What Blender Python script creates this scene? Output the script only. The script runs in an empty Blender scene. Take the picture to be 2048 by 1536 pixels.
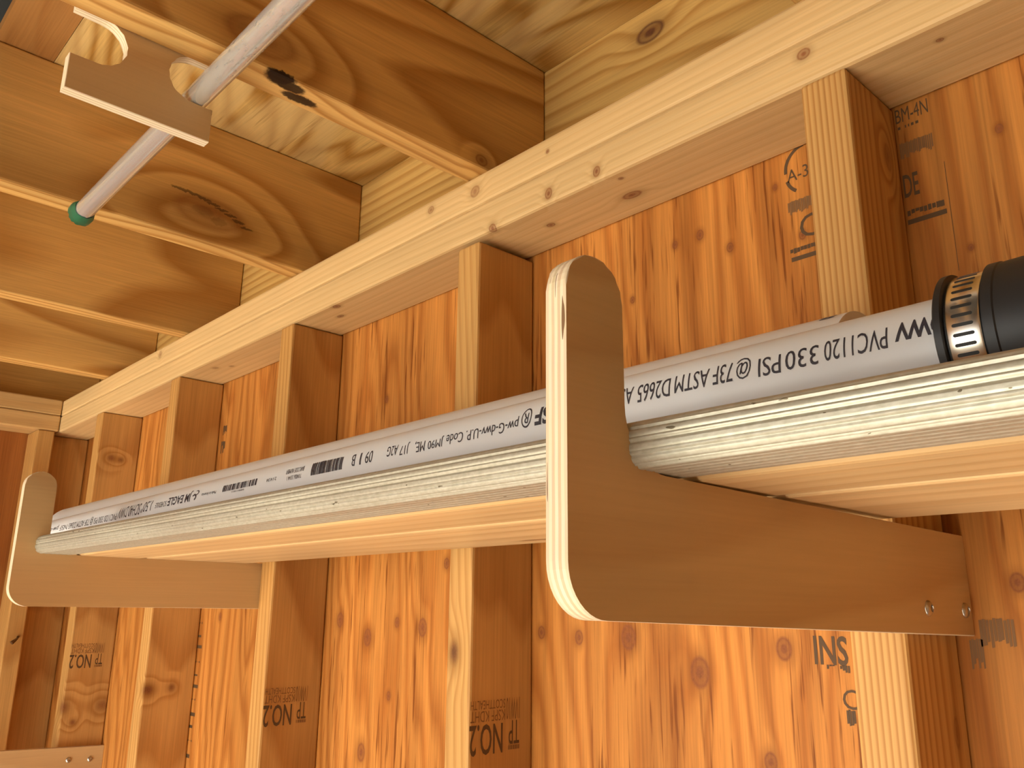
import bpy, bmesh, math, random
from mathutils import Vector, Matrix

random.seed(7)
scene = bpy.context.scene
COL = scene.collection

# ------------------------------------------------------------------ camera
CX, CY, CZ = 0.2322, -0.6368, -0.3957
AZ, EL, RO, FPX = 2.3909, 0.26198, 0.01005, 1689.3
f = Vector((math.cos(EL)*math.cos(AZ), math.cos(EL)*math.sin(AZ), math.sin(EL)))
r = f.cross(Vector((0, 0, 1))).normalized()
u = r.cross(f)
r2 = r*math.cos(RO) + u*math.sin(RO)
u2 = -r*math.sin(RO) + u*math.cos(RO)
cam = bpy.data.cameras.new('camera')
cam.sensor_width = 36.0
cam.lens = 36.0*FPX/2048.0
cam.clip_start = 0.01
cam_o = bpy.data.objects.new('camera', cam)
COL.objects.link(cam_o)
M = Matrix(((r2.x, u2.x, -f.x, CX), (r2.y, u2.y, -f.y, CY), (r2.z, u2.z, -f.z, CZ), (0, 0, 0, 1)))
cam_o.matrix_world = M
scene.camera = cam_o

# ------------------------------------------------------------------ light
world = bpy.data.worlds.new('sky')
scene.world = world
world.use_nodes = True
bg = world.node_tree.nodes['Background']
bg.inputs['Color'].default_value = (0.97, 0.99, 1.0, 1)
bg.inputs['Strength'].default_value = 2.0
sun = bpy.data.lights.new('sun', 'SUN')
sun.energy = 14.0
sun.angle = 0.01
sun.color = (1.0, 0.97, 0.90)
sun_o = bpy.data.objects.new('sun', sun)
COL.objects.link(sun_o)
SUN_DIR = Vector((0.16, 0.93, -1.0)).normalized()      # travel direction
sun_o.rotation_euler = SUN_DIR.to_track_quat('-Z', 'Y').to_euler()
sun_o.location = (-1, -6, 6)

vs = scene.view_settings
vs.view_transform = 'Standard'
vs.look = 'None'
vs.gamma = 1.0
vs.use_curve_mapping = False
vs.exposure = 0.95
scene.cycles.max_bounces = 5
scene.cycles.diffuse_bounces = 3
scene.cycles.glossy_bounces = 3

# ------------------------------------------------------------------ shared sizes (metres)
SP = 0.4064                       # stud and joist spacing
SW, SD = 0.0364, 0.0836           # stud width, depth
P1, P2 = 0.0383, 0.0757           # top of lower plate, top of upper plate
DECK = 0.248                      # underside of the roof deck
FLOOR = -2.35
STUD_X = {0: 0.0, 1: -0.4155, 2: -0.8207, 3: -1.2242, 4: -1.6203}   # x of each +x face
LWX = -1.920                      # inner face of the left wall framing
ARM_N, ARM_F = -0.3394, -0.3378   # top of the bracket arms


# ------------------------------------------------------------------ material helpers
class NT:
    def __init__(self, name):
        self.m = bpy.data.materials.new(name)
        self.m.use_nodes = True
        self.t = self.m.node_tree
        self.bsdf = self.t.nodes['Principled BSDF']

    def n(self, kind, **kw):
        nd = self.t.nodes.new(kind)
        for k, v in kw.items():
            setattr(nd, k, v)
        return nd

    def put(self, sock, v):
        if isinstance(v, bpy.types.NodeSocket):
            self.t.links.new(v, sock)
        elif v is not None:
            sock.default_value = v

    def math(self, op, a, b=None, c=None, clamp=False):
        nd = self.n('ShaderNodeMath', operation=op, use_clamp=clamp)
        for i, v in enumerate((a, b, c)):
            self.put(nd.inputs[i], v)
        return nd.outputs[0]

    def vec(self, op, a, b=None, c=None):
        nd = self.n('ShaderNodeVectorMath', operation=op)
        for i, v in enumerate((a, b, c)):
            if op == 'SCALE' and i == 1:
                self.put(nd.inputs['Scale'], v)
                break
            self.put(nd.inputs[i], v)
        return nd.outputs['Value'] if op in ('LENGTH', 'DOT_PRODUCT', 'DISTANCE') else nd.outputs[0]

    def noise(self, v, scale, detail=3.0, rough=0.55, color=False):
        nd = self.n('ShaderNodeTexNoise')
        self.put(nd.inputs['Vector'], v)
        nd.inputs['Scale'].default_value = scale
        nd.inputs['Detail'].default_value = detail
        nd.inputs['Roughness'].default_value = rough
        return nd.outputs['Color' if color else 0]

    def rng(self, v, a, b, c=0.0, d=1.0, smooth=False):
        nd = self.n('ShaderNodeMapRange')
        nd.interpolation_type = 'SMOOTHSTEP' if smooth else 'LINEAR'
        self.put(nd.inputs[0], v)
        for i, x in enumerate((a, b, c, d)):
            nd.inputs[i+1].default_value = x
        return nd.outputs[0]

    def ramp(self, v, stops, interp='LINEAR'):
        nd = self.n('ShaderNodeValToRGB')
        self.put(nd.inputs[0], v)
        cr = nd.color_ramp
        cr.interpolation = interp
        while len(cr.elements) < len(stops):
            cr.elements.new(0.5)
        for e, (p, c) in zip(cr.elements, stops):
            e.position = p
            e.color = (c, c, c, 1) if isinstance(c, (int, float)) else (*c, 1)
        return nd.outputs[0]

    def mix(self, fac, a, b, mode='MIX'):
        nd = self.n('ShaderNodeMix', data_type='RGBA', blend_type=mode)
        self.put(nd.inputs[0], fac)
        for i, v in ((6, a), (7, b)):
            self.put(nd.inputs[i], (*v, 1) if isinstance(v, tuple) and len(v) == 3 else v)
        return nd.outputs[2]

    def bump(self, h, strength, dist):
        nd = self.n('ShaderNodeBump')
        nd.inputs['Strength'].default_value = strength
        nd.inputs['Distance'].default_value = dist
        self.put(nd.inputs['Height'], h)
        self.t.links.new(nd.outputs[0], self.bsdf.inputs['Normal'])


def plain(name, col, rough=0.6, metal=0.0, spec=0.5):
    k = NT(name)
    k.bsdf.inputs['Base Color'].default_value = (*col, 1)
    k.bsdf.inputs['Roughness'].default_value = rough
    k.bsdf.inputs['Metallic'].default_value = metal
    k.bsdf.inputs['Specular IOR Level'].default_value = spec
    return k.m


def wood(name, light, dark, axis, period, tilt=0.03, off=(0.06, 0.03), warp=0.010, contrast=0.7,
         knots=(), knot_col=(0.10, 0.035, 0.012), sharp=0.75, rough=0.5, vary=0.25, streak=0.35,
         bump=0.25, patch=0.0, patch_col=None, warp_scale=7.0, checks=0.0, holes=(), solid=False):
    """Sawn timber: distorted growth rings around an offset pith, fibre streaks, knots at given points (metres)."""
    k = NT(name)
    ax = 'xyz'.index(axis)
    o1, o2 = [i for i in range(3) if i != ax]
    def V(along, across):
        v = [across]*3
        v[ax] = along
        return tuple(v)
    tc = k.n('ShaderNodeTexCoord').outputs['Object']
    info = k.n('ShaderNodeObjectInfo').outputs['Random']
    rnd = k.vec('SCALE', (3.1, 1.7, 2.3), info)
    P = k.vec('ADD', tc, rnd)
    Pn = k.vec('MULTIPLY', P, V(0.16, 1.0))
    nz = k.noise(Pn, warp_scale, 2.0, 0.5, color=True)
    dsp = k.vec('SCALE', k.vec('SUBTRACT', nz, (0.5, 0.5, 0.5)), warp*4)
    ofs = [0.0, 0.0, 0.0]
    ofs[o1], ofs[o2] = off
    # random part only moves the warp and the pith, so rings stay near the piece
    rp = k.math('MULTIPLY', k.math('SUBTRACT', info, 0.5), 0.12)
    Q = k.vec('ADD', k.vec('ADD', tc, tuple(ofs)), dsp)
    d1, d2 = [0.0]*3, [0.0]*3
    d1[o1], d1[ax] = 1.0, tilt
    d2[o2], d2[ax] = 1.0, -tilt*0.4
    a = k.math('ADD', k.vec('DOT_PRODUCT', Q, tuple(d1)), rp)
    b = k.math('ADD', k.vec('DOT_PRODUCT', Q, tuple(d2)), rp)
    dist = k.math('SQRT', k.math('ADD', k.math('MULTIPLY', a, a), k.math('MULTIPLY', b, b)))
    kmask = None
    kring = None
    for kn in knots:
        c, rad = kn[0], kn[1]
        el = kn[2] if len(kn) > 2 else 1.5
        wgt = kn[3] if len(kn) > 3 else 1.0
        sc = [1.0/rad]*3
        sc[ax] = 1.0/(rad*el)
        ln = k.vec('LENGTH', k.vec('MULTIPLY', k.vec('SUBTRACT', tc, tuple(c)), tuple(sc)))
        if rad > 0.0045:
            dist = k.math('ADD', dist, k.rng(ln, 0.4, 4.5, rad*1.6, 0.0, True))
        mk = k.ramp(k.math('DIVIDE', ln, 1.25), [(0.0, wgt), (0.30, wgt*0.9), (0.55, wgt*0.6), (0.78, wgt*0.25), (1.0, 0.0)] if solid else
                    [(0.0, wgt), (0.26, wgt*0.95), (0.42, wgt*0.55), (0.60, wgt*0.50), (0.78, wgt*0.9), (1.0, 0.0)])
        kmask = mk if kmask is None else k.math('MAXIMUM', kmask, mk)
        halo = k.rng(ln, 0.8, 2.6, 0.45*wgt, 0.0, True)
        kring = halo if kring is None else k.math('MAXIMUM', kring, halo)
    ring = k.math('FRACT', k.math('DIVIDE', dist, period))
    rf = k.ramp(ring, [(0.0, 0.05), (sharp*0.55, 0.2), (sharp, 0.9), (min(sharp+0.1, 0.97), 1.0), (1.0, 0.05)])
    rf = k.math('MULTIPLY', rf, contrast)
    col = k.mix(rf, light, dark)
    fine = k.noise(k.vec('MULTIPLY', P, V(9.0, 420.0)), 1.0, 2.0, 0.6)
    mid = k.noise(k.vec('MULTIPLY', P, V(2.0, 60.0)), 1.0, 3.0, 0.6)
    broad = k.noise(k.vec('MULTIPLY', P, V(1.1, 9.0)), 1.0, 2.0, 0.5)
    st = k.math('ADD', k.math('MULTIPLY', fine, 0.55), k.math('MULTIPLY', mid, 0.45))
    st = k.rng(st, 0.3, 0.7, 1.0-streak*0.5, 1.0+streak*0.35)
    br = k.rng(broad, 0.3, 0.7, 1.0-vary*0.6, 1.0+vary*0.4)
    col = k.mix(1.0, col, k.n_comb(k.math('MULTIPLY', st, br)), 'MULTIPLY')
    if patch > 0:
        pn = k.noise(k.vec('MULTIPLY', P, V(2.2, 16.0)), 1.0, 1.5, 0.45)
        col = k.mix(k.rng(pn, 0.52, 0.58, 0.0, patch, True), col, patch_col)
    if checks > 0:
        cn = k.noise(k.vec('MULTIPLY', P, V(11.0, 260.0)), 1.0, 2.0, 0.6)
        zone = k.noise(k.vec('MULTIPLY', P, V(4.0, 22.0)), 1.0, 1.0, 0.5)
        ck = k.math('MULTIPLY', k.rng(cn, 0.56, 0.70, 0.0, checks, True), k.rng(zone, 0.42, 0.58, 0.0, 1.0, True))
        col = k.mix(ck, col, tuple(x*0.62 for x in dark))
    if kmask is not None:
        col = k.mix(kring, col, tuple(x*0.55 for x in dark))
        kn = k.noise(tc, 380.0, 3.0, 0.6)
        kc = k.mix(kn, knot_col, tuple(min(1, x*3.2) for x in knot_col))
        col = k.mix(kmask, col, kc)
    if holes:
        jag = k.vec('SCALE', k.vec('SUBTRACT', k.noise(tc, 170.0, 3.0, 0.7, color=True), (0.5, 0.5, 0.5)), 0.007)
        tj = k.vec('ADD', tc, jag)
        hm = None
        for c, sz, amt in holes:
            ln = k.vec('LENGTH', k.vec('DIVIDE', k.vec('SUBTRACT', tj, tuple(c)), tuple(sz)))
            mk = k.rng(ln, 0.75, 1.1, amt, 0.0, True)
            hm = mk if hm is None else k.math('MAXIMUM', hm, mk)
        col = k.mix(hm, col, (0.022, 0.010, 0.004))
    k.put(k.bsdf.inputs['Base Color'], col)
    k.bsdf.inputs['Roughness'].default_value = rough
    k.bsdf.inputs['Specular IOR Level'].default_value = 0.18
    k.bump(fine, bump, 0.0005)
    return k.m


def _comb(self, v):
    nd = self.n('ShaderNodeCombineColor')
    for i in range(3):
        self.put(nd.inputs[i], v)
    return nd.outputs[0]


NT.n_comb = _comb


# ------------------------------------------------------------------ mesh helpers
def finish(name, bm, mat, parent=None, smooth=False):
    me = bpy.data.meshes.new(name)
    bmesh.ops.recalc_face_normals(bm, faces=bm.faces[:])
    bm.to_mesh(me)
    bm.free()
    for m in (mat if isinstance(mat, (list, tuple)) else [mat]):
        me.materials.append(m)
    if smooth:
        for p in me.polygons:
            p.use_smooth = True
    o = bpy.data.objects.new(name, me)
    COL.objects.link(o)
    if parent is not None:
        o.parent = parent
    return o


def box_bm(x0, x1, y0, y1, z0, z1, bev=0.0, seg=2, bm=None):
    bm = bm or bmesh.new()
    b2 = bmesh.new()
    bmesh.ops.create_cube(b2, size=1.0)
    for v in b2.verts:
        v.co = ((x0+x1)/2+v.co.x*(x1-x0), (y0+y1)/2+v.co.y*(y1-y0), (z0+z1)/2+v.co.z*(z1-z0))
    if bev > 0:
        bmesh.ops.bevel(b2, geom=b2.edges[:], offset=bev, segments=seg, profile=0.5, affect='EDGES')
    me = bpy.data.meshes.new('tmp')
    b2.to_mesh(me)
    b2.free()
    bm.from_mesh(me)
    bpy.data.meshes.remove(me)
    return bm


def box(name, x0, x1, y0, y1, z0, z1, mat, parent=None, bev=0.0):
    return finish(name, box_bm(x0, x1, y0, y1, z0, z1, bev), mat, parent)


def lathe_x(prof, yc, zc, seg=64, bm=None, closed=True):
    """Revolve (x, radius) profile around an x-parallel axis; closed profile = solid tube."""
    bm = bm or bmesh.new()
    rings = []
    for x, rad in prof:
        rings.append([bm.verts.new((x, yc - rad*math.cos(2*math.pi*i/seg), zc + rad*math.sin(2*math.pi*i/seg))) for i in range(seg)])
    n = len(rings)
    for a in range(n if closed else n-1):
        A, B = rings[a], rings[(a+1) % n]
        for i in range(seg):
            j = (i+1) % seg
            bm.faces.new((A[i], A[j], B[j], B[i]))
    return bm


def sharp_smooth(o, deg=35):
    me = o.data
    for p in me.polygons:
        p.use_smooth = True
    bm = bmesh.new()
    bm.from_mesh(me)
    for e in bm.edges:
        if len(e.link_faces) == 2 and e.calc_face_angle(0) > math.radians(deg):
            e.smooth = False
    bm.to_mesh(me)
    bm.free()


def tag(o, label, cat=None, group=None, kind=None):
    o['label'] = label
    if cat:
        o['category'] = cat
    if group:
        o['group'] = group
    if kind:
        o['kind'] = kind
    return o


def empty(name, loc):
    o = bpy.data.objects.new(name, None)
    o.empty_display_size = 0.05
    o.location = loc
    COL.objects.link(o)
    return o


def adopt(o, parent):
    """parent an object whose mesh is in world coordinates to an empty away from the origin"""
    o.parent = parent
    o.matrix_parent_inverse = Matrix.Translation(-Vector(parent.location))
    return o


def text_bm(s, shear=0.0, bold=0.0):
    cu = bpy.data.curves.new('t', 'FONT')
    cu.body = s
    cu.resolution_u = 3
    cu.shear = shear
    cu.offset = bold
    ob = bpy.data.objects.new('t', cu)
    COL.objects.link(ob)
    dg = bpy.context.evaluated_depsgraph_get()
    me = bpy.data.meshes.new_from_object(ob.evaluated_get(dg))
    bm = bmesh.new()
    bm.from_mesh(me)
    bpy.data.objects.remove(ob)
    bpy.data.curves.remove(cu)
    bpy.data.meshes.remove(me)
    xs = [v.co.x for v in bm.verts]
    ys = [v.co.y for v in bm.verts]
    x0, x1, y0, y1 = min(xs), max(xs), min(ys), max(ys)
    for v in bm.verts:
        v.co = ((v.co.x-x0)/(x1-x0), (v.co.y-y0)/(y1-y0), 0)
    return bm


def bars_bm(n, seed, gap=0.3):
    rr = random.Random(seed)
    bm = bmesh.new()
    x = 0.0
    while x < 1.0:
        w = rr.choice((0.5, 0.5, 1.0, 1.5))/n
        b = min(1.0, x+w)
        lo = rr.uniform(0.0, 0.06)
        bm.faces.new([bm.verts.new(c) for c in ((x, lo, 0), (b, lo, 0), (b, 1, 0), (x, 1, 0))])
        x = b + rr.choice((0.4, 0.6, 1.0))/n*gap*2.2
    return bm


def merge(dst, src):
    me = bpy.data.meshes.new('tmp')
    src.to_mesh(me)
    src.free()
    dst.from_mesh(me)
    bpy.data.meshes.remove(me)


# ------------------------------------------------------------------ materials
PINE_L, PINE_D = (0.72, 0.48, 0.225), (0.54, 0.295, 0.105)
m_plate = wood('pale_spruce', PINE_L, PINE_D, 'x', 0.0085, tilt=0.02, off=(0.11, 0.05), warp=0.006, contrast=0.35,
               knots=[((-0.2454, -0.0836, 0.0102), 0.0050, 0.8), ((-0.3096, -0.0836, 0.0112), 0.0055, 0.8),
                      ((-0.3948, -0.0836, 0.0015), 0.0050, 1.0), ((-0.0309, -0.0836, 0.0263), 0.0042, 1.2),
                      ((-0.4247, -0.0836, 0.0570), 0.0062, 1.1, 0.7), ((-0.505, -0.0836, 0.0632), 0.0042, 1.2, 0.7),
                      ((-0.3109, -0.0836, 0.0592), 0.0020, 1.0), ((-0.2396, -0.0378, 0.0), 0.0052, 1.9),
                      ((-0.2261, -0.071, 0.0), 0.0020, 1.2), ((-0.342, -0.0469, 0.0), 0.0034, 1.4),
                      ((0.0604, -0.0628, 0.0), 0.0020, 1.2), ((-0.72, -0.075, 0.0), 0.004, 1.6), ((-0.75, -0.05, 0.0), 0.003, 2.0),
                      ((-1.13, -0.06, 0.0), 0.004, 1.6, 0.6), ((-1.10, -0.045, 0.0), 0.003, 1.6, 0.6), ((-1.33, -0.0836, 0.062), 0.006, 1.0, 0.6)],
               knot_col=(0.13, 0.05, 0.02), streak=0.25, vary=0.18, rough=0.45)
m_stud = wood('fir_stud', (0.63, 0.335, 0.105), (0.41, 0.165, 0.036), 'z', 0.0090, tilt=0.05, off=(0.03, 0.05), warp=0.006, contrast=0.65,
              knots=[((-1.2242, -0.0756, -0.5254), 0.0085, 0.9), ((-1.2242, -0.0377, -0.5235), 0.006, 1.1, 0.8),
                     ((-1.6203, -0.0825, -0.5843), 0.013, 1.0, 0.8), ((-1.6203, -0.009, -0.5843), 0.013, 0.9, 0.7),
                     ((-1.6203, -0.0607, -0.6129), 0.006, 1.0, 0.8), ((-1.6203, -0.055, -0.095), 0.008, 0.9, 0.8),
                     ((-1.6203, -0.035, -0.097), 0.006, 0.9, 0.7)],
              rough=0.5, streak=0.4, solid=True)
m_studB = wood('knotty_fir_stud', (0.66, 0.37, 0.125), (0.43, 0.185, 0.044), 'z', 0.0105, tilt=0.06, off=(0.04, 0.055), warp=0.007, contrast=0.6,
               knots=[((-0.4403, -0.0836, -0.436), 0.0070, 1.7)], rough=0.5, solid=True, knot_col=(0.075, 0.03, 0.012))
m_studA = wood('quarter_sawn_fir_stud', (0.66, 0.37, 0.125), (0.38, 0.145, 0.03), 'z', 0.0038, tilt=0.006, off=(0.22, 0.02), warp=0.003, contrast=0.75,
               rough=0.5, streak=0.3, sharp=0.7, knots=[((0.0, -0.022, -0.052), 0.005, 2.2, 0.5), ((0.0, -0.02, -0.47), 0.004, 2.2, 0.6)])
m_joist = wood('yellow_pine_joist', (0.74, 0.43, 0.140), (0.42, 0.178, 0.036), 'y', 0.016, tilt=0.05, off=(0.03, -0.14), warp=0.016, contrast=0.85,
               knots=[((-0.81, -0.225, 0.118), 0.020, 2.2, 0.45), ((-0.407, -0.355, 0.104), 0.016, 2.0, 0.55), ((-0.407, -0.09, 0.086), 0.006, 1.3, 0.7)],
               knot_col=(0.10, 0.028, 0.008), rough=0.5, warp_scale=5,
               holes=[((-0.407, -0.332, 0.0760), (0.018, 0.016, 0.0045), 1.0), ((-0.4300, -0.302, 0.0757), (0.007, 0.020, 0.006), 0.95),
                      ((-0.4180, -0.318, 0.0757), (0.008, 0.016, 0.006), 0.95),
                      ] + [((-0.81, -0.272+0.0125*q, 0.1395-0.00042*q*q), (0.02, 0.0105, 0.0021), 0.62) for q in range(9)]
                     + [((-0.81, -0.235, 0.119), (0.02, 0.016, 0.0070), 0.22), ((-0.81, -0.212, 0.110), (0.02, 0.012, 0.0060), 0.22)])
m_rim = wood('yellow_pine_rim', (0.62, 0.38, 0.125), (0.40, 0.19, 0.042), 'x', 0.017, tilt=0.10, off=(0.05, -0.19), warp=0.015, contrast=0.8,
             knots=[((-0.2459, 0.010, 0.2152), 0.0105, 1.6)], knot_col=(0.05, 0.018, 0.008), rough=0.5)
SHK = [(-0.2118, -0.4452, .012), (-0.2889, -0.4187, .0105), (-0.1314, -0.423, .0085), (-0.3508, -0.4205, .0065), (-0.4025, -0.4171, .006),
       (-0.602, -0.4162, .010), (-0.5465, -0.4013, .006), (-0.7166, -0.4308, .010), (-0.7841, -0.4102, .009), (-0.6539, -0.4113, .006),
       (-0.6649, -0.4975, .005), (-0.7178, -0.5673, .010), (-0.1494, -0.5084, .007), (0.0422, -0.3745, .006), (0.0726, -0.0494, .0035),
       (-0.2728, -0.0909, .0035), (-0.2183, -0.0482, .004), (-0.1891, -0.0473, .005), (-0.1575, -0.0703, .0045), (-0.1083, -0.0281, .003),
       (-0.0863, -0.0816, .004), (0.0428, -0.1346, .0025), (-0.56, -0.343, .006), (-0.70, -0.12, .005), (-1.15, -0.41, .006), (-0.33, -0.20, .004)]
m_sheath = wood('fir_plywood_sheathing', (0.60, 0.238, 0.050), (0.31, 0.080, 0.009), 'z', 0.034, tilt=0.10, off=(0.10, 0.05), warp=0.050, contrast=0.62,
                knots=[((x, 0.0, z), rr*0.72, 1.35, 0.9) for x, z, rr in SHK], knot_col=(0.11, 0.034, 0.012), rough=0.55, streak=0.6, vary=0.35,
                bump=0.6, sharp=0.6, warp_scale=11, checks=0.9)
m_sheathL = wood('fir_plywood_end_sheathing', (0.41, 0.145, 0.034), (0.29, 0.085, 0.016), 'z', 0.03, tilt=0.06, off=(0.10, 0.05), warp=0.02, contrast=0.6,
                 rough=0.55, streak=0.5)
m_deckB = wood('brown_plywood_deck', (0.36, 0.16, 0.045), (0.29, 0.115, 0.028), 'x', 0.03, tilt=0.1, off=(0.07, 0.14), warp=0.04, contrast=0.6,
               rough=0.55, patch=0.7, patch_col=(0.42, 0.20, 0.062), streak=0.4, warp_scale=8, knots=[((-0.60, -0.472, DECK), 0.004, 1.2, 1.0)])
m_plateY = wood('pale_spruce_end_plate', (0.66, 0.40, 0.165), (0.50, 0.26, 0.085), 'y', 0.009, tilt=0.02, off=(0.1, 0.05), warp=0.006, contrast=0.4)
m_deck = wood('pine_plywood_deck', (0.68, 0.42, 0.140), (0.37, 0.165, 0.028), 'x', 0.0155, tilt=0.22, off=(0.07, 0.14), warp=0.032, contrast=0.95,
              knots=[((-0.62, -0.23, DECK), 0.004, 1.3, 0.9), ((-0.6, -0.09, DECK), 0.0035, 1.6, 0.9)], rough=0.55, sharp=0.5, patch=0.5,
              patch_col=(0.70, 0.48, 0.21), streak=0.5, warp_scale=8, checks=0.4)
m_birch = wood('birch_plywood_face', (0.65, 0.43, 0.205), (0.54, 0.315, 0.135), 'y', 0.05, tilt=0.12, off=(0.1, 0.03), warp=0.045, contrast=0.6,
               rough=0.42, streak=0.12, vary=0.2, bump=0.08)
m_board = wood('planed_pine_board', (0.70, 0.47, 0.23), (0.52, 0.28, 0.10), 'x', 0.011, tilt=0.012, off=(0.05, 0.04), warp=0.006, contrast=0.5,
               rough=0.42, streak=0.25, knots=[((-0.28, -0.13, -0.3385), 0.004, 4.0, 0.8)])


def ply_edge(name, x0, t):
    k = NT(name)
    tc = k.n('ShaderNodeTexCoord').outputs['Object']
    sx = k.n('ShaderNodeSeparateXYZ')
    k.put(sx.inputs[0], tc)
    wob = k.math('MULTIPLY', k.math('SUBTRACT', k.noise(tc, 30, 2), 0.5), 0.0006)
    q = k.math('DIVIDE', k.math('ADD', k.math('SUBTRACT', sx.outputs[0], x0), wob), t)
    lay = k.ramp(q, [(0.0, (0.70, 0.54, 0.35)), (0.14, (0.80, 0.65, 0.45)), (0.28, (0.66, 0.49, 0.31)), (0.42, (0.82, 0.67, 0.47)),
                     (0.57, (0.64, 0.47, 0.29)), (0.71, (0.80, 0.65, 0.45)), (0.86, (0.69, 0.53, 0.34)), (1.0, (0.80, 0.65, 0.45))], 'CONSTANT')
    v = k.n('ShaderNodeTexNoise')
    k.put(v.inputs['Vector'], k.vec('MULTIPLY', tc, (900.0, 60.0, 60.0)))
    v.inputs['Scale'].default_value = 1.0
    col = k.mix(0.25, lay, v.outputs[1], 'SOFT_LIGHT')
    gap = k.math('GREATER_THAN', k.noise(k.vec('MULTIPLY', tc, (380.0, 26.0, 26.0)), 1.0, 1.0), 0.74)
    col = k.mix(gap, col, (0.20, 0.10, 0.04))
    k.put(k.bsdf.inputs['Base Color'], col)
    k.bsdf.inputs['Roughness'].default_value = 0.6
    return k.m


def pvc_mat():
    k = NT('white_pvc')
    tc = k.n('ShaderNodeTexCoord').outputs['Object']
    nz = k.noise(k.vec('MULTIPLY', tc, (8.0, 40.0, 40.0)), 1.0, 2)
    k.put(k.bsdf.inputs['Base Color'], k.mix(nz, (0.77, 0.77, 0.77), (0.71, 0.71, 0.71)))
    k.bsdf.inputs['Roughness'].default_value = 0.38
    return k.m


def galv_mat():
    k = NT('galvanized_steel')
    tc = k.n('ShaderNodeTexCoord').outputs['Object']
    sp = k.noise(k.vec('MULTIPLY', tc, (260.0, 420.0, 420.0)), 1.0, 3, 0.65)
    br = k.noise(k.vec('MULTIPLY', tc, (5.0, 90.0, 90.0)), 1.0, 2)
    c = k.mix(k.rng(sp, 0.35, 0.7), (0.46, 0.43, 0.33), (0.57, 0.54, 0.44))
    dirt = k.math('GREATER_THAN', k.noise(k.vec('MULTIPLY', tc, (120.0, 260.0, 260.0)), 1.0, 2), 0.735)
    c = k.mix(dirt, c, (0.16, 0.13, 0.08))
    k.put(k.bsdf.inputs['Base Color'], c)
    k.bsdf.inputs['Metallic'].default_value = 0.6
    k.put(k.bsdf.inputs['Roughness'], k.rng(br, 0.3, 0.7, 0.42, 0.58))
    k.bump(sp, 0.12, 0.0004)
    return k.m


def conduit_mat():
    k = NT('zinc_conduit')
    tc = k.n('ShaderNodeTexCoord').outputs['Object']
    sp = k.noise(k.vec('MULTIPLY', tc, (90.0, 300.0, 300.0)), 1.0, 4, 0.7)
    sx = k.n('ShaderNodeSeparateXYZ')
    k.put(sx.inputs[0], tc)
    near = k.rng(sx.outputs[0], -0.46, -0.36, 0.0, 1.0, True)
    grime = k.math('MULTIPLY', k.rng(sp, 0.50, 0.66), k.math('MULTIPLY', near, 0.45))
    c = k.mix(grime, (0.84, 0.87, 0.86), (0.34, 0.27, 0.18))
    k.put(k.bsdf.inputs['Base Color'], c)
    k.bsdf.inputs['Metallic'].default_value = 0.74
    k.put(k.bsdf.inputs['Roughness'], k.math('ADD', k.math('MULTIPLY', grime, 0.25), 0.20))
    return k.m


m_pvc = pvc_mat()
m_galv = galv_mat()
m_conduit = conduit_mat()
m_ink = plain('black_print', (0.035, 0.03, 0.04), 0.6)
m_stamp = plain('dark_mill_stamp', (0.10, 0.050, 0.016), 0.7)
m_stamp2 = plain('faint_mill_stamp', (0.22, 0.10, 0.03), 0.7)
m_rubber = plain('black_rubber', (0.016, 0.015, 0.015), 0.5)
m_steel = plain('stainless_band', (0.78, 0.72, 0.62), 0.24, 1.0)
m_slot = plain('band_slot_dark', (0.02, 0.018, 0.015), 0.6)
m_screw = plain('stainless_screw', (0.52, 0.48, 0.42), 0.28, 1.0)
m_green = plain('green_tape', (0.012, 0.11, 0.05), 0.45)
m_roof = plain('dark_roof_underlay', (0.05, 0.05, 0.048), 0.8)
m_ground = NT('pale_concrete')
_t = m_ground.n('ShaderNodeTexCoord').outputs['Object']
m_ground.put(m_ground.bsdf.inputs['Base Color'], m_ground.mix(m_ground.noise(_t, 40, 4), (0.42, 0.40, 0.36), (0.54, 0.51, 0.46)))
m_ground.bsdf.inputs['Roughness'].default_value = 0.9
m_ground = m_ground.m
m_yard = NT('pale_gravel_yard')
_t = m_yard.n('ShaderNodeTexCoord').outputs['Object']
m_yard.put(m_yard.bsdf.inputs['Base Color'], m_yard.mix(m_yard.noise(_t, 6, 5), (0.58, 0.55, 0.45), (0.72, 0.69, 0.60)))
m_yard.bsdf.inputs['Roughness'].default_value = 0.95
m_yard = m_yard.m
m_ext = plain('painted_siding', (0.55, 0.42, 0.28), 0.7)

# ================================================================== SETTING
X_R = 1.85                        # right end of the building
Y_F = -2.60                       # front wall
floor = box('floor', -2.06, X_R+0.04, Y_F-0.1, 0.03, FLOOR-0.05, FLOOR, m_ground)
tag(floor, 'pale floor of the shed below the framed walls', 'floor', kind='structure')
yard = finish('ground', box_bm(-9, 9, -14, Y_F-0.1, FLOOR-0.10, FLOOR-0.03), m_yard)
tag(yard, 'sunlit pale gravel ground outside the open front of the shed', 'ground', kind='structure')

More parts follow.
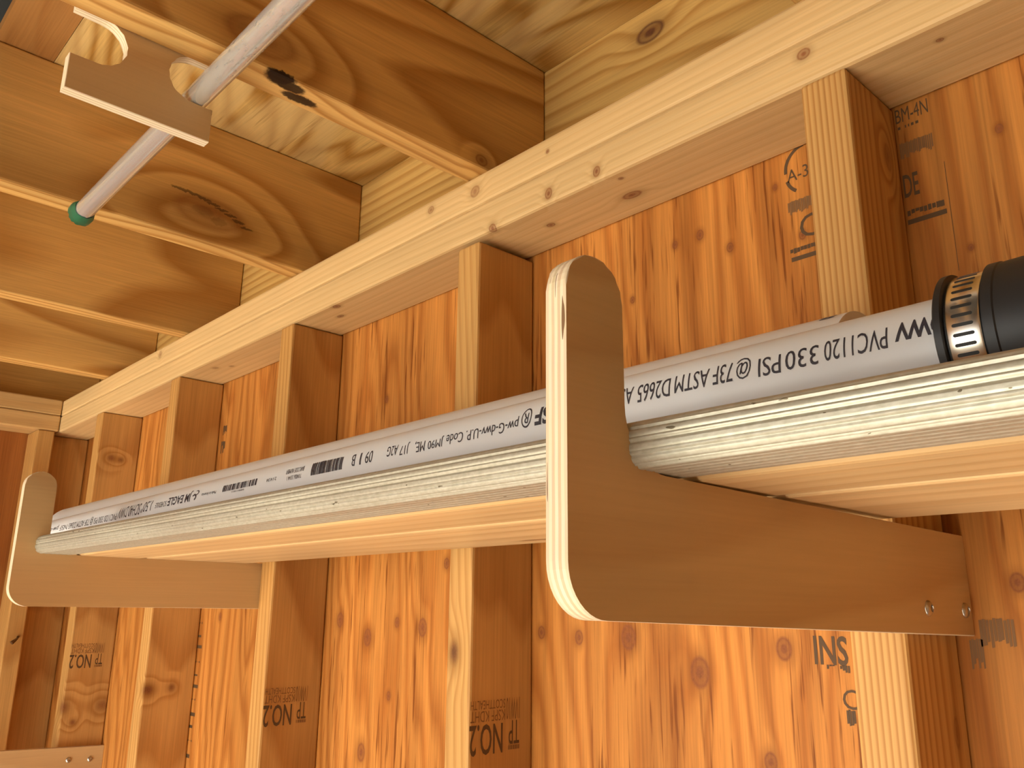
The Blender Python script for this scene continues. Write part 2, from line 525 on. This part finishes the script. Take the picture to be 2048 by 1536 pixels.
# back wall (the long wall in view)
wall_back = box('wall_back', -2.045, X_R, 0.0122, 0.024, FLOOR, P2, m_ext)
tag(wall_back, 'long framed wall of studs and orange plywood sheathing behind the brackets', 'wall', kind='structure')
for a, b in ((-2.018, -0.8400), (-0.8385, -0.0190+SP-0.001), (SP-0.0185, X_R-0.001)):
    box('sheathing_panel', a, b, 0.0, 0.0120, FLOOR, P2-0.0005, m_sheath, wall_back)
plates = []
for nm, z0, z1 in (('lower_top_plate', 0.0, P1-0.0004), ('upper_top_plate', P1, P2)):
    plates.append(box(nm, -2.003, X_R-0.01, -SD, -0.0003, z0, z1, m_plate, wall_back, 0.0036))
box('sole_plate', -1.90, X_R-0.01, -SD, -0.0003, FLOOR+0.0005, FLOOR+SW, m_plate, wall_back, 0.003)
studs = {}
for kx in range(-4, 5):
    xr = STUD_X.get(-kx, kx*SP)
    top = -0.0005
    mat = m_stud
    if kx == 0:
        mat = m_studA
    if kx == -1:
        mat, top = m_studB, -0.0055
    o = box('stud', xr-SW, xr, -SD, -0.0003, FLOOR+SW+0.0005, top, mat, wall_back, 0.0028)
    studs[-kx] = o
corner = box('corner_stud', -1.977-SW, -1.977, -SD, -0.0003, FLOOR+SW+0.0005, -0.0005, m_stud, wall_back, 0.0028)
studs[0]['label'] = 'fine straight grained stud that the near hook bracket is screwed to'
studs[1]['label'] = 'stud with a dark knot on its pale front edge, between the brackets'

# left end wall
wall_left = box('wall_left', -2.045, -2.0200, Y_F, 0.0, FLOOR, P2, m_ext)
tag(wall_left, 'end wall of studs and dark orange plywood at the far left', 'wall', kind='structure')
box('sheathing_panel', -2.0195, -2.0045, Y_F, -0.0004, FLOOR, P2-0.0005, m_sheathL, wall_left)
for nm, z0, z1 in (('lower_top_plate', 0.0, P1-0.0004), ('upper_top_plate', P1, P2)):
    box(nm, -2.0040, LWX, Y_F, -SD-0.0012, z0, z1, m_plateY, wall_left, 0.0032)
lw_stud = box('stud', -2.0040, LWX, -0.0925-SW, -0.0925, FLOOR, -0.0005, m_stud, wall_left, 0.0028)
for i in range(1, 6):
    box('stud', -2.0040, LWX, -0.0925-SW-SP*i, -0.0925-SP*i, FLOOR, -0.0005, m_stud, wall_left, 0.0028)
# bent nail on the end wall stud
bm = bmesh.new()
pts = [Vector((LWX-0.004, -0.104, -0.462)), Vector((LWX+0.010, -0.106, -0.462)), Vector((LWX+0.017, -0.110, -0.466)), Vector((LWX+0.020, -0.120, -0.474))]
prev = None
for i, p in enumerate(pts):
    d = (pts[min(i+1, 3)]-pts[max(i-1, 0)]).normalized()
    s1 = d.cross(Vector((0, 0.3, 1))).normalized()
    s2 = d.cross(s1)
    rr = 0.0045 if i == 3 else 0.0024
    ring = [bm.verts.new(p+s1*rr*math.cos(a*math.pi/4)+s2*rr*math.sin(a*math.pi/4)) for a in range(8)]
    if prev:
        for a in range(8):
            bm.faces.new((prev[a], prev[(a+1) % 8], ring[(a+1) % 8], ring[a]))
    else:
        bm.faces.new(ring)
    prev = ring
bm.faces.new(prev)
finish('bent_nail', bm, plain('rusty_nail', (0.16, 0.09, 0.04), 0.45, 0.7), lw_stud)

# ceiling: joists, rim board and the deck over them
ceiling = box('ceiling', -2.04, X_R, -0.4365, 0.046, DECK, DECK+0.0147, m_deck)
tag(ceiling, 'plywood loft deck over the joists, grain running along the wall', 'ceiling', kind='structure')
box('deck_sheet', -2.04, X_R, -0.500, -0.4372, DECK, DECK+0.0147, m_deckB, ceiling)['label'] = 'browner strip of deck plywood along the open edge'
box('rim_board', -2.04, X_R, 0.010, 0.046, P2+0.0005, DECK-0.0003, m_rim, ceiling, 0.002)
JX = {-1: -0.407, -2: -0.810, -3: -1.212, -4: -1.620, -5: -1.985}
for kx in range(-5, 5):
    xr = JX.get(kx, kx*SP)
    j = box('joist', xr-SW, xr, Y_F, 0.0097, P2+0.0005, DECK-0.0003, m_joist, ceiling, 0.0026)
    if kx == -1:
        j['label'] = 'joist with a black edge knot beside the overhead pipe'

# front side with a wide open doorway, right wall and roof (behind and above the camera)
wall_front = finish('wall_front', box_bm(0.35, X_R, Y_F-0.09, Y_F-0.001, FLOOR, P2, 0,
                    bm=box_bm(-2.045, 0.35, Y_F-0.09, Y_F-0.001, -0.06, P2)), m_ext)
tag(wall_front, 'front wall with the wide doorway that lets the daylight in', 'wall', kind='structure')
wall_right = box('wall_right', X_R+0.001, X_R+0.03, Y_F, 0.02, FLOOR, P2, m_ext)
tag(wall_right, 'end wall behind the camera at the right', 'wall', kind='structure')
roof = box('roof', -2.2, X_R+0.2, Y_F-0.35, 0.30, 0.95, 1.00, m_roof)
tag(roof, 'dark roof underside above the edge of the loft deck', 'roof', kind='structure')
box('gable_panel', -2.2, -2.16, Y_F-0.09, 0.2, P2, 0.9499, m_roof, roof)
box('gable_panel', X_R+0.05, X_R+0.09, Y_F-0.09, 0.2, P2, 0.9499, m_roof, roof)
box('eave_panel', -2.1595, X_R+0.0495, 0.06, 0.10, P2, 0.9499, m_roof, roof)
box('eave_panel', -2.1595, X_R+0.0495, Y_F-0.13, Y_F-0.0915, P2, 0.9499, m_roof, roof)


# ------------------------------------------------------------------ print on the wall
def plane_print(items, mapper, name, mat, parent):
    """items: (bmesh in unit square, a0, a1, b0, b1); mapper(a, b) -> world point"""
    out = bmesh.new()
    for bm, a0, a1, b0, b1 in items:
        for v in bm.verts:
            v.co = mapper(a0+(a1-a0)*v.co.x, b0+(b1-b0)*v.co.y)
        merge(out, bm)
    return finish(name, out, mat, parent)


def stud_stamp(kx, y_r, z_top, h, full=True):
    """upside-down grade stamp on the +x face; y_r = its edge by the wall, z_top = its upper end"""
    x = STUD_X[kx]+0.00025
    mp = lambda a, b: (x, a, b)
    s = h/0.063
    Y = lambda a: y_r-a*s
    Z = lambda b: z_top-b*s
    dark = [(text_bm('NO.2', 0, 0.012), Y(0.0225), Y(0.0650), Z(0.0225), Z(0.0500)),
            (text_bm('TP'), Y(0.0005), Y(0.0145), Z(0.0215), Z(0.0430))]
    faint = [(text_bm('1VW10'), Y(0.0), Y(0.0180), Z(0.0), Z(0.0205)),
             (text_bm('SCOTTHEALTH'), Y(0.0195), Y(0.0640), Z(0.0010), Z(0.0092)),
             (text_bm('KSPF KDHT'), Y(0.0195), Y(0.0640), Z(0.0105), Z(0.0205)),
             (bars_bm(14, 3), Y(0.0), Y(0.0150), Z(0.0440), Z(0.0480))]
    plane_print(dark, mp, 'grade_stamp', m_stamp, studs[kx])
    plane_print(faint, mp, 'mill_stamp', m_stamp2, studs[kx])


stud_stamp(1, -0.0180, -0.4785, 0.063)
stud_stamp(2, -0.0205, -0.4945, 0.060)
stud_stamp(4, -0.0200, -0.4660, 0.060)


def arc_bm(a0, a1, r0, r1, n=14):
    bm = bmesh.new()
    pr = None
    for i in range(n+1):
        a = math.radians(a0+(a1-a0)*i/n)
        c = (bm.verts.new((0.5+r0*math.cos(a), 0.5+r0*math.sin(a), 0)), bm.verts.new((0.5+r1*math.cos(a), 0.5+r1*math.sin(a), 0)))
        if pr:
            bm.faces.new((pr[0], pr[1], c[1], c[0]))
        pr = c
    return bm


def rect_bm():
    bm = bmesh.new()
    bm.faces.new([bm.verts.new(c) for c in ((0, 0, 0), (1, 0, 0), (1, 1, 0), (0, 1, 0))])
    return bm


def brush_bm(n, seed, ragged=0.35):
    """ragged inked block: strokes side by side with uneven lower ends"""
    rr = random.Random(seed)
    bm = bmesh.new()
    for i in range(n):
        lo = rr.uniform(0, ragged)
        hi = 1-rr.uniform(0, 0.08)
        x0, x1 = i/n, (i+rr.uniform(0.75, 1.0))/n
        bm.faces.new([bm.verts.new(c) for c in ((x0, lo, 0), (x1, lo+0.03, 0), (x1, hi, 0), (x0, hi, 0))])
    return bm


panels = [o for o in wall_back.children if o.name.startswith('sheathing')]
wp = lambda a, b: (a, -0.00025, b)
plane_print([(arc_bm(95, 185, 0.43, 0.5), -0.0985, -0.0555, -0.040, 0.004),
             (arc_bm(195, 235, 0.43, 0.5), -0.0985, -0.0555, -0.044, 0.000),
             (text_bm('A-3'), -0.0960, -0.0760, -0.0290, -0.0170),
             (text_bm('C'), -0.0880, -0.0700, -0.0850, -0.0640),
             (text_bm('BM-4N'), 0.0010, 0.0262, -0.0140, -0.0015),
             (bars_bm(8, 5, 0.8), 0.0020, 0.0180, -0.0200, -0.0175),
             (text_bm('DE', 0, 0.015), 0.0010, 0.0125, -0.0795, -0.0600),
             (brush_bm(9, 6, 0.4), -0.0985, -0.0700, -0.0970, -0.0915), (rect_bm(), -0.0980, -0.0700, -0.1035, -0.0995),
             (brush_bm(9, 8, 0.5), 0.0015, 0.0295, -0.0960, -0.0905), (rect_bm(), 0.0010, 0.0300, -0.1025, -0.0985),
             (text_bm('INS', 0, 0.02), -0.1060, -0.0790, -0.4335, -0.4120),
             (brush_bm(3, 9, 0.9), -0.0965, -0.0900, -0.4385, -0.4330), (brush_bm(4, 19, 0.9), -0.0860, -0.0780, -0.4400, -0.4330),
             (text_bm('C'), -0.0860, -0.0740, -0.4640, -0.4500), (brush_bm(4, 12), -0.0840, -0.0770, -0.4760, -0.4640)],
            wp, 'sheathing_print', m_stamp, panels[1])
plane_print([(brush_bm(16, 2, 0.25), -0.0975, -0.0700, -0.0605, -0.0470), (brush_bm(18, 4, 0.3), 0.0015, 0.0270, -0.0470, -0.0320),
             (brush_bm(10, 1, 0.3), 0.0150, 0.0370, -0.4170, -0.3975), (brush_bm(6, 21, 0.5), 0.0075, 0.0165, -0.4330, -0.4110)],
            wp, 'faded_print', m_stamp2, panels[1])
plane_print([(rect_bm(), 0.0325, 0.0329, -0.150, -0.060)], wp, 'veneer_crack', m_stamp, panels[1])
plane_print([(rect_bm(), -0.4790, -0.4784, -0.170, -0.001)], wp, 'veneer_crack', m_stamp, panels[1])
rr = random.Random(4)
marks = []
for i in range(11):
    z = -0.418-0.021*i+rr.uniform(-0.003, 0.003)
    marks.append((rect_bm() if i % 3 else text_bm('H'), -1.2150-0.012, -1.2150+rr.uniform(0.0, 0.008), z-rr.uniform(0.002, 0.006), z))
plane_print(marks, wp, 'edge_marks', m_stamp, panels[0])
plane_print([(brush_bm(5, 31, 0.5), -1.209, -1.194, -0.098, -0.080), (brush_bm(4, 32, 0.7), -1.212, -1.196, -0.132, -0.108)],
            wp, 'edge_smudge', m_stamp, panels[0])


# ================================================================== BRACKETS
def arc_pts(cy, cz, rad, a0, a1, n):
    return [(cy+rad*math.cos(math.radians(a0+(a1-a0)*i/n)), cz+rad*math.sin(math.radians(a0+(a1-a0)*i/n))) for i in range(n+1)]


def extrude_outline(pts, x0, x1, bev=0.0007, faces_mat=True):
    """pts: (y, z) outline; material 0 on the two faces, 1 around the edge"""
    bm = bmesh.new()
    A = [bm.verts.new((x0, y, z)) for y, z in pts]
    B = [bm.verts.new((x1, y, z)) for y, z in pts]
    fa, fb = bm.faces.new(A), bm.faces.new(B[::-1])
    n = len(pts)
    rim = []
    for i in range(n):
        fc = bm.faces.new((A[i], B[i], B[(i+1) % n], A[(i+1) % n]))
        fc.material_index = 1
        rim.append(fc)
    if bev:
        ed = [e for e in fa.edges] + [e for e in fb.edges]
        bmesh.ops.bevel(bm, geom=ed, offset=bev, segments=2, profile=0.5, affect='EDGES', material=1)
    return bm


def hook_outline(L, inner, top_w, top_r, bot_w, bot_r, hook_z, r_el=0.027, r_out=0.022):
    """side view of a hook bracket; wall at y = 0, room side negative"""
    hw = L-inner
    cap = hw/2
    sl = (bot_r-bot_w)/L
    st = (top_r-top_w)/inner
    p = [(0.0, bot_w), (0.0, top_w)]
    zt = top_w+st*(inner-r_el)
    # elbow: from arm top up to the hook
    p += arc_pts(-(inner-r_el), zt+r_el, r_el, 270, 180, 10)
    p += arc_pts(-(inner+cap), hook_z-cap, cap, 0, 180, 18)
    zb = bot_r
    p += arc_pts(-(L-r_out), zb+r_out, r_out, 180, 270, 10)
    return p


def screw(x, y, z, parent, rad=0.0050):
    bm = bmesh.new()
    prof = [(x-0.004, rad*0.45), (x, rad*0.45), (x, rad), (x+0.0008, rad*0.97), (x+0.0019, rad*0.72), (x+0.0024, rad*0.46), (x+0.0004, rad*0.36), (x+0.0002, 0.0002)]
    lathe_x(prof, y, z, 20, bm, closed=False)
    o = finish('screw', bm, m_screw, parent)
    sharp_smooth(o, 50)
    return o


def bracket(x0, t, pts, label, screws):
    root = empty('hook_bracket', (x0+t/2, 0.0, min(z for y, z in pts)))
    tag(root, label, 'bracket', 'plywood hook brackets on the studs')
    b = finish('panel', extrude_outline(pts, x0, x0+t), [m_birch, ply_edge('birch_ply_edge', x0, t)])
    adopt(b, root)
    for y, z in screws:
        s = screw(x0+t, y, z, None)
        adopt(s, root)
    return root


near_pts = hook_outline(0.4017, 0.3662, ARM_N-0.0030, ARM_N+0.0009, -0.4095, -0.3992, -0.2496)
bracket(0.0003, 0.0115, near_pts, 'large plywood hook bracket in the foreground with layered edge and two screws', [(-0.0735, -0.3919), (-0.0128, -0.3927)])
XF = STUD_X[2]-SW
far_pts = hook_outline(0.3840, 0.3502, ARM_F+0.0010, ARM_F, -0.3968, -0.3966, -0.2443)
bracket(XF-0.0118, 0.0115, far_pts, 'plywood hook bracket farther away at the left, holding the far pipe ends', [])
dz = -0.6560-ARM_F
low_pts = [(y+0.0, z+dz) for y, z in hook_outline(0.3840, 0.3502, ARM_F-0.0020, ARM_F+0.010, -0.3968, -0.390, -0.2443)]
bracket(STUD_X[4]+0.0003, 0.0115, low_pts, 'lower plywood bracket in the bottom left corner, only its screwed end showing', [(-0.0625, -0.6785), (-0.0236, -0.6805)])

# ================================================================== THINGS ON THE BRACKETS
TILT = 0.0
def rise(x):
    return -TILT*x


def apply_rise(o):
    for v in o.data.vertices:
        v.co.z += rise(v.co.x)


# ribbed galvanized downspout
def downspout(name, y0, y1, z0, z1, xa, xb, rad=0.0078, amp=0.0008, wall=0.0008, pitch=0.0060):
    base = []
    def line(p, q, n=60):
        base.extend((p[0]+(q[0]-p[0])*i/n, p[1]+(q[1]-p[1])*i/n) for i in range(1, n))
    def corner_(cy, cz, a0):
        base.extend(arc_pts(cy, cz, rad, a0, a0-90, 24))
    corner_(y0+rad, z0+rad, 270)
    line((y0, z0+rad), (y0, z1-rad), 16)
    corner_(y0+rad, z1-rad, 180)
    line((y0+rad, z1), (y1-rad, z1), 50)
    corner_(y1-rad, z1-rad, 90)
    line((y1, z1-rad), (y1, z0+rad), 16)
    corner_(y1-rad, z0+rad, 0)
    line((y1-rad, z0), (y0+rad, z0), 50)
    # narrow grooves pressed in at a fixed pitch all the way round
    prof, run = [], 0.0
    n = len(base)
    for i, (y, z) in enumerate(base):
        py, pz = base[i-1]
        ny, nz = base[(i+1) % n]
        if i:
            run += math.hypot(y-py, z-pz)
        ty, tz = ny-py, nz-pz
        ln = math.hypot(ty, tz) or 1.0
        ph = (run/pitch) % 1.0
        g = max(0.0, 1.0-abs(ph-0.5)/0.20)
        g2 = max(0.0, 1.0-abs(ph-0.86)/0.10)*0.4
        g = amp*max(g*g*(3-2*g), g2)
        prof.append((y+tz/ln*g, z-ty/ln*g))
    cy, cz = (y0+y1)/2, (z0+z1)/2
    inn = [(cy+(y-cy)*(1-2*wall/(y1-y0)), cz+(z-cz)*(1-2*wall/(z1-z0))) for y, z in prof]
    bm = bmesh.new()
    xs = [xa+(xb-xa)*i/12 for i in range(13)]
    def skin(ps, flip):
        rows = [[bm.verts.new((x, y, z)) for y, z in ps] for x in xs]
        n = len(ps)
        for a in range(12):
            for i in range(n):
                bm.faces.new((rows[a][i], rows[a][(i+1) % n], rows[a+1][(i+1) % n], rows[a+1][i]))
        return rows
    A = skin(prof, False)
    B = skin(inn, True)
    n = len(prof)
    for e in (0, 12):
        for i in range(n):
            bm.faces.new((A[e][i], A[e][(i+1) % n], B[e][(i+1) % n], B[e][i]))
    o = finish(name, bm, m_galv)
    sharp_smooth(o, 40)
    apply_rise(o)
    return o


BASE = -0.3384                    # bottom of the stored lengths at x = 0
ds = downspout('metal_downspout', -0.3640, -0.3185, BASE+0.0004, BASE+0.0212, -0.925, 0.90)
tag(ds, 'ribbed galvanized metal downspout lying at the front of the hook brackets', 'downspout')

BT = 0.0255                        # board thickness
bt = BASE+BT                       # top of the boards
for a, b, xa, xb, lb in ((-0.3165, -0.2425, -1.08, 0.95, 'pale pine board next to the metal downspout on the brackets'),
                         (-0.2395, -0.1010, -1.02, 0.95, 'wider pale pine board nearest the wall on the brackets')):
    o = finish('pine_board', box_bm(xa, xb, a, b, BASE+0.0002, bt, 0.0045, 3), m_board)
    apply_rise(o)
    tag(o, lb, 'board', 'pine boards on the brackets')

# PVC pipes
PY, PZ, PR = -0.2417, -0.2783, 0.0235
SLOPE = 0.0072                     # the printed pipe runs down from its coupling to the far end


def dip(x):
    return SLOPE*(x-0.15)


pipe_root = empty('pvc_pipe', (0.10, PY, PZ-PR))
tag(pipe_root, 'white printed plastic pipe with a black rubber coupling on its end', 'pipe')
o = finish('tube', lathe_x([(-1.36, PR), (0.128, PR), (0.128, PR-0.004), (-1.36, PR-0.004)], PY, PZ, 72), m_pvc)
sharp_smooth(o)
for v in o.data.vertices:
    v.co.z += dip(v.co.x)
adopt(o, pipe_root)

R2P = 0.0425
PY2, PZ2 = -0.1745, bt+0.0003+R2P
pipe2 = finish('pvc_pipe', lathe_x([(-1.40, R2P), (0.0330, R2P), (0.0330, R2P-0.0048), (-1.40, R2P-0.0048)], PY2, PZ2, 80), m_pvc)
sharp_smooth(pipe2)
apply_rise(pipe2)
tag(pipe2, 'larger white plastic pipe behind the printed one, its open cut end showing', 'pipe')


def wrap(bm, x_start, x_end, a_base, a_top, py=PY, pz=PZ, pr=PR, slope=True):
    """map a unit-square print onto the pipe: u runs from x_start to x_end, v from angle a_base to a_top (degrees)"""
    for q in range(1, 6):
        bmesh.ops.bisect_plane(bm, geom=bm.verts[:]+bm.edges[:]+bm.faces[:], plane_co=(0, q/6, 0), plane_no=(0, 1, 0))
    for v in bm.verts:
        x = x_start+(x_end-x_start)*v.co.x
        a = math.radians(a_base+(a_top-a_base)*v.co.y + (math.degrees(SLOPE*(0.10-x)/PR) if slope else 0.0))
        rr_ = pr+0.00022
        v.co = (x, py-rr_*math.cos(a), pz+rr_*math.sin(a)+(dip(x) if slope else 0.0))
    return bm


def on_pipe(name, bm, *a):
    return adopt(finish(name, wrap(bm, *a), m_ink), pipe_root)


P_ = lambda s, xs, xe, a0, a1, bold=0.0: on_pipe('printed_text', text_bm(s, 0, bold), xs, xe, a0, a1)
P_('DWV', 0.1075, 0.0856, 25, 2, 0.03)
P_('PVC1120', 0.0822, 0.0520, 23, -3)
P_('330', 0.0490, 0.0316, 21, -4)
P_('PSI', 0.0290, 0.0165, 20, -5)
P_('@', 0.0122, 0.0035, 27, -3)
P_('73F', 0.0015, -0.0105, 24, -3)
P_('ASTM', -0.0130, -0.0352, 23, -3)
P_('D2665', -0.0384, -0.0612, 22, -5)
P_('ASTM', -0.0645, -0.0860, 22, -4)
P_('F1866', -0.0900, -0.1110, 22, -4)
P_('NSF', -0.1210, -0.1445, 24, -7, 0.03)
P_('R', -0.1508, -0.1552, 18, 0)
on_pipe('printed_ring', arc_bm(0, 360, 0.42, 0.50, 36), -0.1480, -0.1572, 27, -7)
P_('pw-G-dwv-U.P. Code', -0.1600, -0.2347, 16, -8)
P_('JM90', -0.2380, -0.2560, 11, -9)
P_('ME,', -0.2598, -0.2720, 12, -10)
P_('J17', -0.2795, -0.2912, 14, -9)
P_('A2G', -0.2940, -0.3080, 13, -7)
P_('09', -0.3278, -0.3380, 13, -11)
P_('1', -0.3440, -0.3460, 13, -11)
P_('B', -0.3530, -0.3580, 13, -11)
on_pipe('barcode', bars_bm(38, 11, 0.32), -0.3720, -0.4220, 15, -13)
P_('BARCODE NUMBER', -0.4357, -0.4680, 12.5, 1.5)
P_('7 04026 33344 1', -0.4384, -0.4640, -4, -13)
P_('2:14:34', -0.4842, -0.5030, 1, -7)
on_pipe('barcode', bars_bm(34, 12, 0.4), -0.5235, -0.5980, 8, -8.5)
P_('049081110013', -0.548, -0.575, -11, -15)
P_('Made in America', -0.6120, -0.6472, -1, -9)
on_pipe('printed_logo', arc_bm(20, 300, 0.32, 0.5), -0.6560, -0.6680, 12, -2)
on_pipe('printed_logo', arc_bm(100, 330, 0.25, 0.5), -0.6600, -0.6720, 2, -15)
P_('JM EAGLE', -0.6740, -0.7380, 15, -16, 0.02)
P_('SCHEDULE', -0.7410, -0.7740, 0, -15)
P_('1.50"', -0.7870, -0.8180, 12, -20)
P_('SCH40 DWV', -0.8220, -0.8960, 11, -24)
P_('PVC1120 330 PSI @ 73F ASTM D2665', -0.9000, -1.0950, 0, -27)
P_('NSF pw-G', -1.1020, -1.1900, -2, -26)
b2 = wrap(text_bm('S', 0, 0.03), 0.0270, 0.0170, 66, 57, PY2, PZ2, R2P, False)
o = finish('printed_letter', b2, plain('blue_black_print', (0.03, 0.03, 0.06), 0.6), pipe2)

# rubber coupling with hose clamp on the printed pipe
zc = PZ+dip(0.15)
RC = PR+0.0003
cp = [(0.1000, RC), (0.1000, 0.0305), (0.1008, 0.0318), (0.1035, 0.0318), (0.1042, 0.0288), (0.1192, 0.0288), (0.1199, 0.0322), (0.1240, 0.0322),
      (0.1246, 0.0316), (0.1262, 0.0318), (0.1400, 0.0322), (0.1440, 0.0338), (0.1600, 0.0338), (0.1640, 0.0322), (0.1785, 0.0318), (0.1792, 0.0288),
      (0.1945, 0.0288), (0.1952, 0.0318), (0.1985, 0.0305), (0.1985, RC)]
cp = [(x+0.0045, q) for x, q in cp]
coup = finish('rubber_coupling', lathe_x(cp, PY, zc, 72), m_rubber)
sharp_smooth(coup, 40)
adopt(coup, pipe_root)
coup['label'] = 'black rubber coupling sleeve'
for xa, nm in ((0.1094, 'hose_clamp'), (0.1846, 'hose_clamp')):
    band = finish(nm, lathe_x([(xa, 0.0289), (xa, 0.0297), (xa+0.0006, 0.0300), (xa+0.0130, 0.0300), (xa+0.0136, 0.0297), (xa+0.0136, 0.0289)], PY, zc, 72), m_steel)
    sharp_smooth(band, 50)
    band.parent = coup
    band['label'] = 'shiny slotted steel hose clamp'
    sb = bmesh.new()
    for i in range(44):
        a = 2*math.pi*i/44
        ca, sa = math.cos(a), math.sin(a)
        hw, hl = 0.00075, 0.0035
        outl = []
        for q in range(8):
            qa = math.pi*q/7-math.pi/2
            outl.append((hl+hw*math.cos(qa), hw*math.sin(qa)))
        for q in range(8):
            qa = math.pi*q/7+math.pi/2
            outl.append((-hl+hw*math.cos(qa), hw*math.sin(qa)))
        lo = [sb.verts.new((xa+0.0068+dx, PY-0.0298*math.cos(a)+dt*sa, zc+0.0298*math.sin(a)+dt*ca)) for dx, dt in outl]
        hi = [sb.verts.new((xa+0.0068+dx, PY-0.03012*math.cos(a)+dt*sa, zc+0.03012*math.sin(a)+dt*ca)) for dx, dt in outl]
        sb.faces.new(hi)
        nn = len(outl)
        for q in range(nn):
            sb.faces.new((lo[q], lo[(q+1) % nn], hi[(q+1) % nn], hi[q]))
    so = finish('clamp_slots', sb, m_slot)
    so.parent = coup
    so['kind'] = 'stuff'

# ================================================================== OVERHEAD PIPE AND HANGER
XH = JX[-1]-SW-0.0003              # near face of the hanger lies against the far side of the joist
def hanger_outline():
    yl, yr = -0.4975, -0.3780
    zb, zs0, zs1, zt = 0.0040, 0.0360, 0.0795, 0.1350
    rs = (zs1-zs0)/2
    p = [(yr, zb), (yr, zs0)]
    p += arc_pts(-0.4195+rs, zs0+rs, rs, 270, 90, 18)
    p += [(yr, zs1), (yr, zt), (yl, zt), (yl, zs1)]
    p += arc_pts(-0.4545-rs, zs0+rs, rs, 90, -90, 18)
    p += [(yl, zs0), (yl, zb)]
    return p


hanger = finish('pipe_hanger', extrude_outline(hanger_outline(), XH-0.0115, XH, 0.0006), [m_birch, ply_edge('hanger_ply_edge', XH-0.0115, 0.0115)])
tag(hanger, 'double slotted plywood hanger fixed to the side of a joist', 'hanger')

CR = 0.0105
CYY, CZZ = -0.3905, 0.0360+CR+0.0004
conduit = empty('metal_conduit', (-0.76, CYY, CZZ-CR))
tag(conduit, 'long shiny metal conduit pipe hanging under the joists with green tape on its end', 'pipe')
o = finish('tube', lathe_x([(-0.765, CR-0.0012), (-0.765, CR-0.0004), (-0.763, CR), (1.2, CR), (1.2, CR-0.0014)], CYY, CZZ, 56), m_conduit)
sharp_smooth(o)
adopt(o, conduit)
# ragged band of green tape around the end
bm = bmesh.new()
rr = random.Random(9)
seg = 28
e0, e1, e2 = [], [], []
for i in range(seg):
    a = 2*math.pi*i/seg
    flare = 1.0 + 0.20*max(0, math.sin(a*2+0.4))
    for lst, x, rad in ((e0, -0.7560+rr.uniform(-0.0015, 0.0015), CR+0.0005), (e1, -0.7680, (CR+0.0014)*flare), (e2, -0.7790+rr.uniform(-0.0015, 0.0015), (CR+0.0012)*flare)):
        lst.append(bm.verts.new((x, CYY-rad*math.cos(a), CZZ+rad*math.sin(a))))
for i in range(seg):
    j = (i+1) % seg
    bm.faces.new((e0[i], e0[j], e1[j], e1[i]))
    bm.faces.new((e1[i], e1[j], e2[j], e2[i]))
bm.faces.new(e2)
tp = finish('green_tape', bm, m_green, None, True)
adopt(tp, conduit)
tp['label'] = 'ragged green tape'
